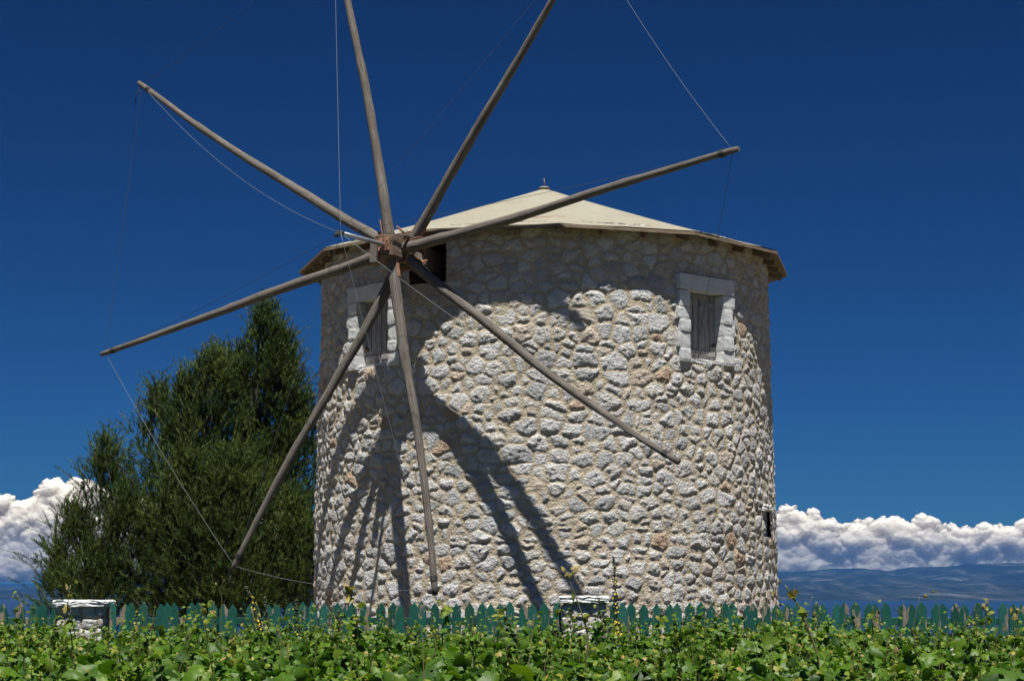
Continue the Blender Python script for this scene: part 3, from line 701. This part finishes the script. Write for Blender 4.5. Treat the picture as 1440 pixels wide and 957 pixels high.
# ------------------------------------------------------------------ pine
def pine():
    PY = 30.0
    base = at(300, 860, PY); base[2] = -1.0
    root = empty('pine_tree', tuple(base)); tag(root, 'dark green pine with upswept branch tips standing left of the windmill', 'tree')
    lobes = [  # px, py of the lobe's top, half width px, bottom py, depth
        (372, 432, 42, 800, 0), (398, 470, 40, 830, .3), (300, 500, 55, 840, -.5), (335, 498, 40, 800, .3), (262, 533, 44, 850, -.2), (222, 548, 26, 720, .2), (262, 640, 52, 860, -1.0), (232, 720, 34, 860, -.6),
        (148, 622, 30, 800, -.3), (180, 690, 36, 860, -.8), (104, 714, 28, 850, -.2), (84, 772, 12, 845, .2), (420, 560, 34, 850, .1), (330, 640, 90, 860, -1.1), (410, 700, 60, 862, -.8), (136, 776, 50, 865, -.7)]
    r = np.random.default_rng(9)
    trunk_pts = [np.array([0, 0, 0]), at(330, 700, PY) - base, at(355, 580, PY) - base, at(371, 450, PY) - base]
    tube('trunk', trunk_pts, [.22, .16, .10, .02], M_bark, root, 10, 3, .15)
    # foliage: upswept shoots, each a spray of needles
    P = []; D = []; Lg = []; SC = []; OP = []
    for (px, py, hw, yb, dep) in lobes:
        nc = int(hw * (yb - py) * .0044) + 3           # boughs, each with its own fan of shoots
        for c_ in range(nc):
            v = (c_ + r.random()) / nc; yy = py + 6 + v * (yb - py)
            prof = min(1, (v * 2.0 + .01) ** .9) * (1 if v < .85 else 1 - (v - .85) * 1.2)
            a = r.uniform(0, 2 * PI); rad = hw * prof * (r.random() ** .4)
            cpt = at(px + rad * math.cos(a), yy, PY + dep + rad * math.sin(a) / F * PY) - base
            ax = np.array([math.cos(a), math.sin(a), 0]) * min(.75, .05 + v * .8) * (rad / hw); ax = ax + np.array([0, 0, 1.]); ax /= np.linalg.norm(ax)
            ns_ = int(r.integers(13, 24)); sprd = .09 + .16 * min(1, v * 2.2); sc = r.random()
            for q in range(ns_):
                o_ = r.normal(size=3) * sprd * np.array([1, 1, .9]); o_[2] = -abs(o_[2]) * 1.0 + .10
                d = ax + o_ * np.array([1.3, 1.3, 0]) / .35 * .4 + r.normal(size=3) * .10; d /= np.linalg.norm(d)
                P.append(cpt + o_); D.append(d); Lg.append(r.uniform(.12, .30)); SC.append(min(1, max(0, sc * .85 + r.random() * .15))); OP.append(.72)
            for q in range(2 if r.random() < .6 else 0):
                ld = ax * .6 + np.array([0, 0, .6]) + r.normal(size=3) * .08; ld /= np.linalg.norm(ld); P.append(cpt + r.normal(size=3) * .07 + ld * .05); D.append(ld); Lg.append(r.uniform(.28, .48)); SC.append(min(1, sc * .6 + .38)); OP.append(.36)
    for (px, py, hw, yb, dep) in lobes:
        for c_ in range(int(hw * .5) + 6):
            u_ = r.uniform(-1, 1); yy = py + (abs(u_) ** 1.5) * (yb - py) * .38 + r.uniform(-4, 26)
            cpt = at(px + u_ * hw * .92, yy + 26, PY + dep + r.uniform(-.3, .3)) - base
            lean = np.array([u_ * .22, 0, 1]) + r.normal(size=3) * .07; lean /= np.linalg.norm(lean); sc = r.random()
            L_ = r.uniform(.25, .50)
            for q in range(3):
                P.append(cpt + lean * L_ * q * .55 + r.normal(size=3) * .012 * (q > 0)); D.append(lean + np.array([.10 * q * np.sign(u_), 0, 0]) * .3); Lg.append(L_ * (.8 if q < 2 else .6)); SC.append(sc); OP.append(.34)
            for q in range(3):
                dd_ = lean + r.normal(size=3) * .35; dd_ /= np.linalg.norm(dd_); P.append(cpt + lean * L_ * r.uniform(0, .5)); D.append(dd_); Lg.append(.16); SC.append(sc); OP.append(.5)
    P = np.array(P); D = np.array(D); Lg = np.array(Lg); SC = np.array(SC); OP = np.array(OP); nS = len(P)
    K = 44                                    # needles per shoot
    t = (np.arange(K) / K)[None, :].repeat(nS, 0) + r.uniform(-.01, .01, (nS, K))
    curve = r.normal(size=(nS, 3)) * .10; curve[:, 2] = 0; curve[:, 0] += .035 * (OP < .6)
    pos = P[:, None] + D[:, None] * (Lg[:, None] * t)[..., None] + curve[:, None] * (t ** 2)[..., None]
    ang = r.uniform(0, 2 * PI, (nS, K)); a = np.cross(D, [1, .2, 0.1]); a /= np.linalg.norm(a, axis=1)[:, None]; b = np.cross(D, a)
    side = np.cos(ang)[..., None] * a[:, None] + np.sin(ang)[..., None] * b[:, None]
    opn = (OP[:, None] - .45 * OP[:, None] * t)[..., None]
    nd = D[:, None] * (1 - .25) + side * opn; nd += r.normal(size=nd.shape) * .10; nd /= np.linalg.norm(nd, axis=-1)[..., None]
    nl = (.055 + .035 * r.random((nS, K)))[..., None]
    wv = np.cross(nd, r.normal(size=nd.shape)); wv /= np.linalg.norm(wv, axis=-1)[..., None]; wv *= .0046
    v0 = pos - wv; v1 = pos + wv; v2 = pos + nd * nl
    V = np.stack([v0, v1, v2], 2).reshape(-1, 3)
    Fc = np.arange(len(V)).reshape(-1, 3)
    cr = (SC[:, None] * .65 + r.random((nS, K)) * .2 + t * .15); cr = np.repeat(cr.reshape(-1), 3)
    crown = np_mesh('crown', V, Fc, M_needle, root, {'rnd': cr}, smooth=False)
    print('SHOOTS', nS)
    # twigs that carry the shoots
    bm = bmesh.new()
    VV = []; FF = []; off = 0
    for (px, py, hw, yb, dep) in lobes:
        top = at(px, py + 18, PY + dep) - base; bot = at(px * .35 + 215, min(yb, py + 230), PY) - base
        pts = [bot, bot * .5 + top * .5 + np.array([0, 0, -.12]), top]
        V_, F_ = tube_arrays(pts, [.05, .03, .008], 6)
        VV += [tuple(x) for x in V_]; FF += [tuple(x + off for x in f) for f in F_]; off += len(V_)
    for q in range(0, nS, 28):
        p = P[q]; c = p - D[q] * .3 + np.array([-p[0] * .06, 0, -.1])
        V_, F_ = tube_arrays([c, c * .4 + p * .6 + np.array([0, 0, -.03]), p + D[q] * .1], [.012, .008, .004], 4)
        VV += [tuple(x) for x in V_]; FF += [tuple(x + off for x in f) for f in F_]; off += len(V_)
    me = bpy.data.meshes.new('branches'); me.from_pydata(VV, [], FF); me.materials.append(M_bark)
    o = bpy.data.objects.new('branches', me); C.objects.link(o); o.parent = root
pine()

# ------------------------------------------------------------------ grapevines
LEAF = np.array([(0, 0), (.30, -.16), (.50, .02), (.40, .26), (.56, .50), (.32, .58), (.22, .80), (0, 1.02), (-.22, .80), (-.32, .58), (-.56, .50), (-.40, .26), (-.50, .02), (-.30, -.16)])
LC = np.array([0, .38])
def leaves(P, N, U, size, fold):
    """leaf blades at P, facing N, midrib along U"""
    n = len(P); W = np.cross(U, N)
    pts = np.concatenate([LC[None], LEAF]); k = len(pts)
    x = pts[:, 0]; y = pts[:, 1] - .1
    z = -np.abs(x)[None, :] * fold[:, None] * .9 + 0.0; z = z - ((y[None, :] - .3) ** 2) * fold[:, None] * .7; z[:, 0] += .04
    z = z + rng.normal(size=(n, k)) * .035
    V = P[:, None] + size[:, None, None] * (x[None, :, None] * W[:, None] + y[None, :, None] * U[:, None] + z[..., None] * N[:, None])
    tri = np.array([(0, i_, i_ + 1 if i_ + 1 < k else 1) for i_ in range(1, k)])
    Fc = (np.arange(n)[:, None, None] * k + tri[None]).reshape(-1, 3)
    return V.reshape(-1, 3), Fc, k
def orient_leaves(n, up=.75):
    N = rng.normal(size=(n, 3)) * .55 + np.array([0, -.25, up]); N /= np.linalg.norm(N, axis=1)[:, None]
    U = rng.normal(size=(n, 3)) + np.array([0, -.2, -.3]); U -= N * (U * N).sum(1)[:, None]; U /= np.linalg.norm(U, axis=1)[:, None]
    return N, U
NL = 62000
gy = np.sqrt(rng.uniform(6.2 ** 2, 18.55 ** 2, NL)); gx = rng.uniform(-1, 1, NL) * (gy * .30 + 1.2)
canopy = 1.10 + (fbm(gx * 1.1 + 30, gy * .9 + 5, 6, 3) - .5) * .42 + (fbm(gx * 3.1, gy * 3.1, 16, 2) - .5) * .40 - .09 * sstep(11.5, 16, gy)
gz = canopy - .60 * rng.random(NL) ** 1.3
N, U = orient_leaves(NL)
young = rng.random(NL) < .22
size = np.where(young, rng.uniform(.018, .04, NL), .045 + .075 * rng.random(NL) ** 1.4)
gz = np.where(young, canopy - .22 * rng.random(NL) ** 1.3 + .05 * rng.random(NL), gz)
rd = np.clip(np.where(young, (.60 + .38 * rng.random(NL) ** 1.5), rng.beta(2.0, 2.2, NL) * .84), 0, 1)
P0 = np.stack([gx, gy, gz], 1)
gap = fbm(gx * 2.3 + 9, gy * 1.5 + 4, 61, 3); keep = (rng.random(NL) > sstep(.50, .62, gap) * .85) | (gz < canopy - .34)
P0 = P0[keep]; N = N[keep]; U = U[keep]; size = size[keep]; rd = rd[keep]
# upright shoots of the vines themselves: stem, leaves shrinking towards the tip
NSH = 1900; ids = rng.integers(0, NL, NSH); sb = np.stack([gx[ids], gy[ids], canopy[ids] - .12], 1); sh_ = np.minimum(rng.gamma(2.6, .065, NSH) + .06, .36)
sdr = rng.normal(size=(NSH, 3)) * .22; sdr[:, 2] = 1; K_ = 11; tt_ = rng.uniform(.1, 1, (NSH, K_)); tt_[:, 0] = 1
Ps = (sb[:, None] + sdr[:, None] * (sh_[:, None] * tt_)[..., None] + rng.normal(size=(NSH, K_, 3)) * .018).reshape(-1, 3)
Ns, Us = orient_leaves(NSH * K_, .45); ts_ = tt_.reshape(-1)
P0 = np.concatenate([P0, Ps]); N = np.concatenate([N, Ns]); U = np.concatenate([U, Us])
size = np.concatenate([size, rng.uniform(.7, 1.3, NSH * K_) * (.062 - .042 * ts_)]); rd = np.concatenate([rd, np.clip(.38 + .42 * ts_ + rng.normal(size=NSH * K_) * .12 - .06, 0, 1)])
V, Fc, k = leaves(P0, N, U, size, rng.uniform(.1, .7, len(P0)))
vine = np_mesh('grapevine_foliage', V, Fc, M_leaf, None, {'rnd': np.repeat(rd, k)}, smooth=True)
st_a = sb - [0, 0, .3]; st_b = sb + sdr * sh_[:, None]; wv_ = np.array([.0028, 0, 0])
VS = np.stack([st_a - wv_, st_a + wv_, st_b + wv_ * .5, st_b - wv_ * .5, st_a - wv_[[1, 0, 2]], st_a + wv_[[1, 0, 2]], st_b + wv_[[1, 0, 2]] * .5, st_b - wv_[[1, 0, 2]] * .5], 1).reshape(-1, 3)
tmp = np_mesh('vine_stems', VS, np.arange(len(VS)).reshape(-1, 4), M_stem, vine, smooth=False)
tag(vine, 'dense green grapevine leaves filling the foreground below the picket fence', 'grapevines', kind='stuff')

# individual shoots that stand above the mass
def shoot(pxs, Y, label, nl=7, size=.05, flowers=0, r0=.006, kind='vine'):
    pts = [at(px, py, Y) for px, py in pxs]; base = pts[0].copy(); base[2] -= .45
    pts = [base] + pts
    root = empty('vine_shoot' if kind == 'vine' else 'mullein', tuple(base)); tag(root, label, 'plant', 'shoots standing above the vines' if kind == 'vine' else 'flower spikes above the vines')
    q = np.array(pts) - base
    tt = np.linspace(0, len(q) - 1, 5 * len(q)); Q = np.stack([np.interp(tt, np.arange(len(q)), q[:, c]) for c in range(3)], 1)
    Q[1:-1] = (Q[:-2] + Q[1:-1] * 2 + Q[2:]) / 4
    tube('stem', Q, np.linspace(r0, r0 * .45, len(Q)), M_stem if kind == 'vine' else M_mull, root, 6)
    if nl:
        s = rng.uniform(.3, 1.0, nl); s[0] = 1; P = np.stack([np.interp(s * (len(Q) - 1), np.arange(len(Q)), Q[:, c]) for c in range(3)], 1) + rng.normal(size=(nl, 3)) * .022
        N, U = orient_leaves(nl, .5); sz = size * (1.35 - .8 * s) * rng.uniform(.8, 1.3, nl)
        V, Fc, k = leaves(P, N, U, sz, rng.uniform(.2, .7, nl)); rd = np.clip(.45 + .5 * s + rng.normal(size=nl) * .08, 0, 1)
        np_mesh('leaves', V, Fc, M_leaf, root, {'rnd': np.repeat(rd, k)}, smooth=False)
    if kind == 'mullein':
        iv, fi = ico(1); V = []; Fc = []; off = 0; FV = []; FF = []; fo = 0
        n = 150
        for q_ in range(n):
            s_ = rng.uniform(.42, 1.0); c = np.array([np.interp(s_ * (len(Q) - 1), np.arange(len(Q)), Q[:, a]) for a in range(3)])
            a = rng.uniform(0, 2 * PI); rr_ = .022 * (1.2 - .75 * (s_ - .42) / .58) * (flowers > 20 and 1.0 or .8)
            V.append(iv * rng.uniform(.006, .011) + c + np.array([math.cos(a) * rr_, math.sin(a) * rr_, 0])); Fc.append(fi + off); off += len(iv)
        for q_ in range(flowers):
            s_ = rng.uniform(.42, .9); c = np.array([np.interp(s_ * (len(Q) - 1), np.arange(len(Q)), Q[:, a]) for a in range(3)]); a = rng.uniform(PI, 2 * PI); rr_ = .032
            c = c + np.array([math.cos(a) * rr_, math.sin(a) * rr_, 0]); nrm = np.array([math.cos(a), math.sin(a), .3]); e1 = np.cross(nrm, [0, 0, 1]); e1 /= np.linalg.norm(e1); e2 = np.cross(nrm, e1)
            for p_ in range(5):
                b_ = 2 * PI * p_ / 5; w_ = np.cos(b_) * e1 + np.sin(b_) * e2; w2 = np.cos(b_ + .6) * e1 + np.sin(b_ + .6) * e2; w3 = np.cos(b_ - .6) * e1 + np.sin(b_ - .6) * e2
                FV += [c, c + w3 * .006, c + w_ * .009 + nrm * .003, c + w2 * .006]; FF.append((fo, fo + 1, fo + 2, fo + 3)); fo += 4
        np_mesh('seed_head', np.concatenate(V), np.concatenate(Fc), M_mull, root)
        if FV: np_mesh('flowers', np.array(FV), np.array(FF), M_flower, root, smooth=False)
shoot([(872, 905), (866, 860), (863, 782)], 15, 'tall dark flower spike with yellow blossoms right of the middle pillar', 0, flowers=34, r0=.008, kind='mullein')
shoot([(368, 900), (362, 865), (346, 824)], 16, 'leaning flower spike with yellow blossoms left of the windmill', 0, flowers=26, kind='mullein')
shoot([(418, 905), (417, 870), (417, 842)], 16, 'short upright flower spike near the left foot of the windmill', 0, flowers=14, kind='mullein')
shoot([(376, 900), (374, 870), (373, 838)], 16.5, 'thin bare green spike beside the leaning yellow one', 0, flowers=0, r0=.004, kind='mullein')
shoot([(476, 915), (476, 885), (475, 858)], 16, 'short yellow flower spike in front of the tower foot', 0, flowers=18, kind='mullein')
shoot([(102, 900), (93, 865), (99, 822)], 12, 'leafy vine shoot with tan young leaves before the left pillar', 9, .085)
shoot([(28, 895), (34, 865), (24, 835)], 13, 'small vine shoot at the far left edge', 7, .06)
shoot([(298, 900), (300, 870), (301, 845)], 13, 'vine shoot with pale leaf tips below the lower left spar', 7, .06)
shoot([(312, 838), (308, 828), (316, 815)], 12.5, 'thin curling tendril below the lower left spar tip', 2, .02, r0=.003)
shoot([(505, 890), (498, 860), (490, 815)], 12, 'tall leafy vine shoot before the left side of the tower', 11, .09)
shoot([(622, 880), (632, 855), (628, 840)], 12, 'broad leaved vine shoot by the foot of the vertical spar', 7, .075)
shoot([(826, 885), (812, 845), (797, 803)], 10.5, 'slender vine shoot crossing the middle pillar', 6, .07)
shoot([(1152, 925), (1128, 860), (1104, 822)], 9.5, 'long arching vine shoot with yellow leaf right of the tower', 6, .075, r0=.008)
shoot([(1094, 905), (1092, 860), (1091, 830)], 12, 'vine shoot with tiny pale leaves at the right foot of the tower', 8, .045)
shoot([(1228, 900), (1227, 870), (1228, 852)], 12, 'vine shoot with small leaves between tower and right edge', 7, .05)
shoot([(1288, 920), (1284, 880), (1293, 838)], 11, 'tall thin leaning shoot below the blue hills', 5, .05, r0=.004)
shoot([(1312, 915), (1322, 870), (1318, 830)], 11.5, 'tall wispy shoot below the highest cloud', 6, .04, r0=.003)
shoot([(1386, 925), (1384, 880), (1390, 842)], 11, 'vine shoot with tan young leaves near the right edge', 8, .06)
shoot([(1425, 910), (1432, 880), (1428, 852)], 12, 'leafy vine shoot at the far right edge', 7, .06)
shoot([(700, 890), (705, 868), (702, 850)], 13, 'small vine shoot in front of the fence left of the middle pillar', 6, .055)
shoot([(930, 900), (925, 875), (930, 848)], 12, 'small vine shoot right of the tall dark flower spike', 7, .055)

# small wooden post of the vine trellis
bm = bmesh.new(); rough_box(bm, (0, 0, 0), (.30, .05, .045), .004, 5, 2); b_ = obj('trellis_board', bm, M_dressed)
b_.location = tuple(at(1357, 916, 13.0)); tag(b_, 'short pale board end lying among the vines at the right', 'board')
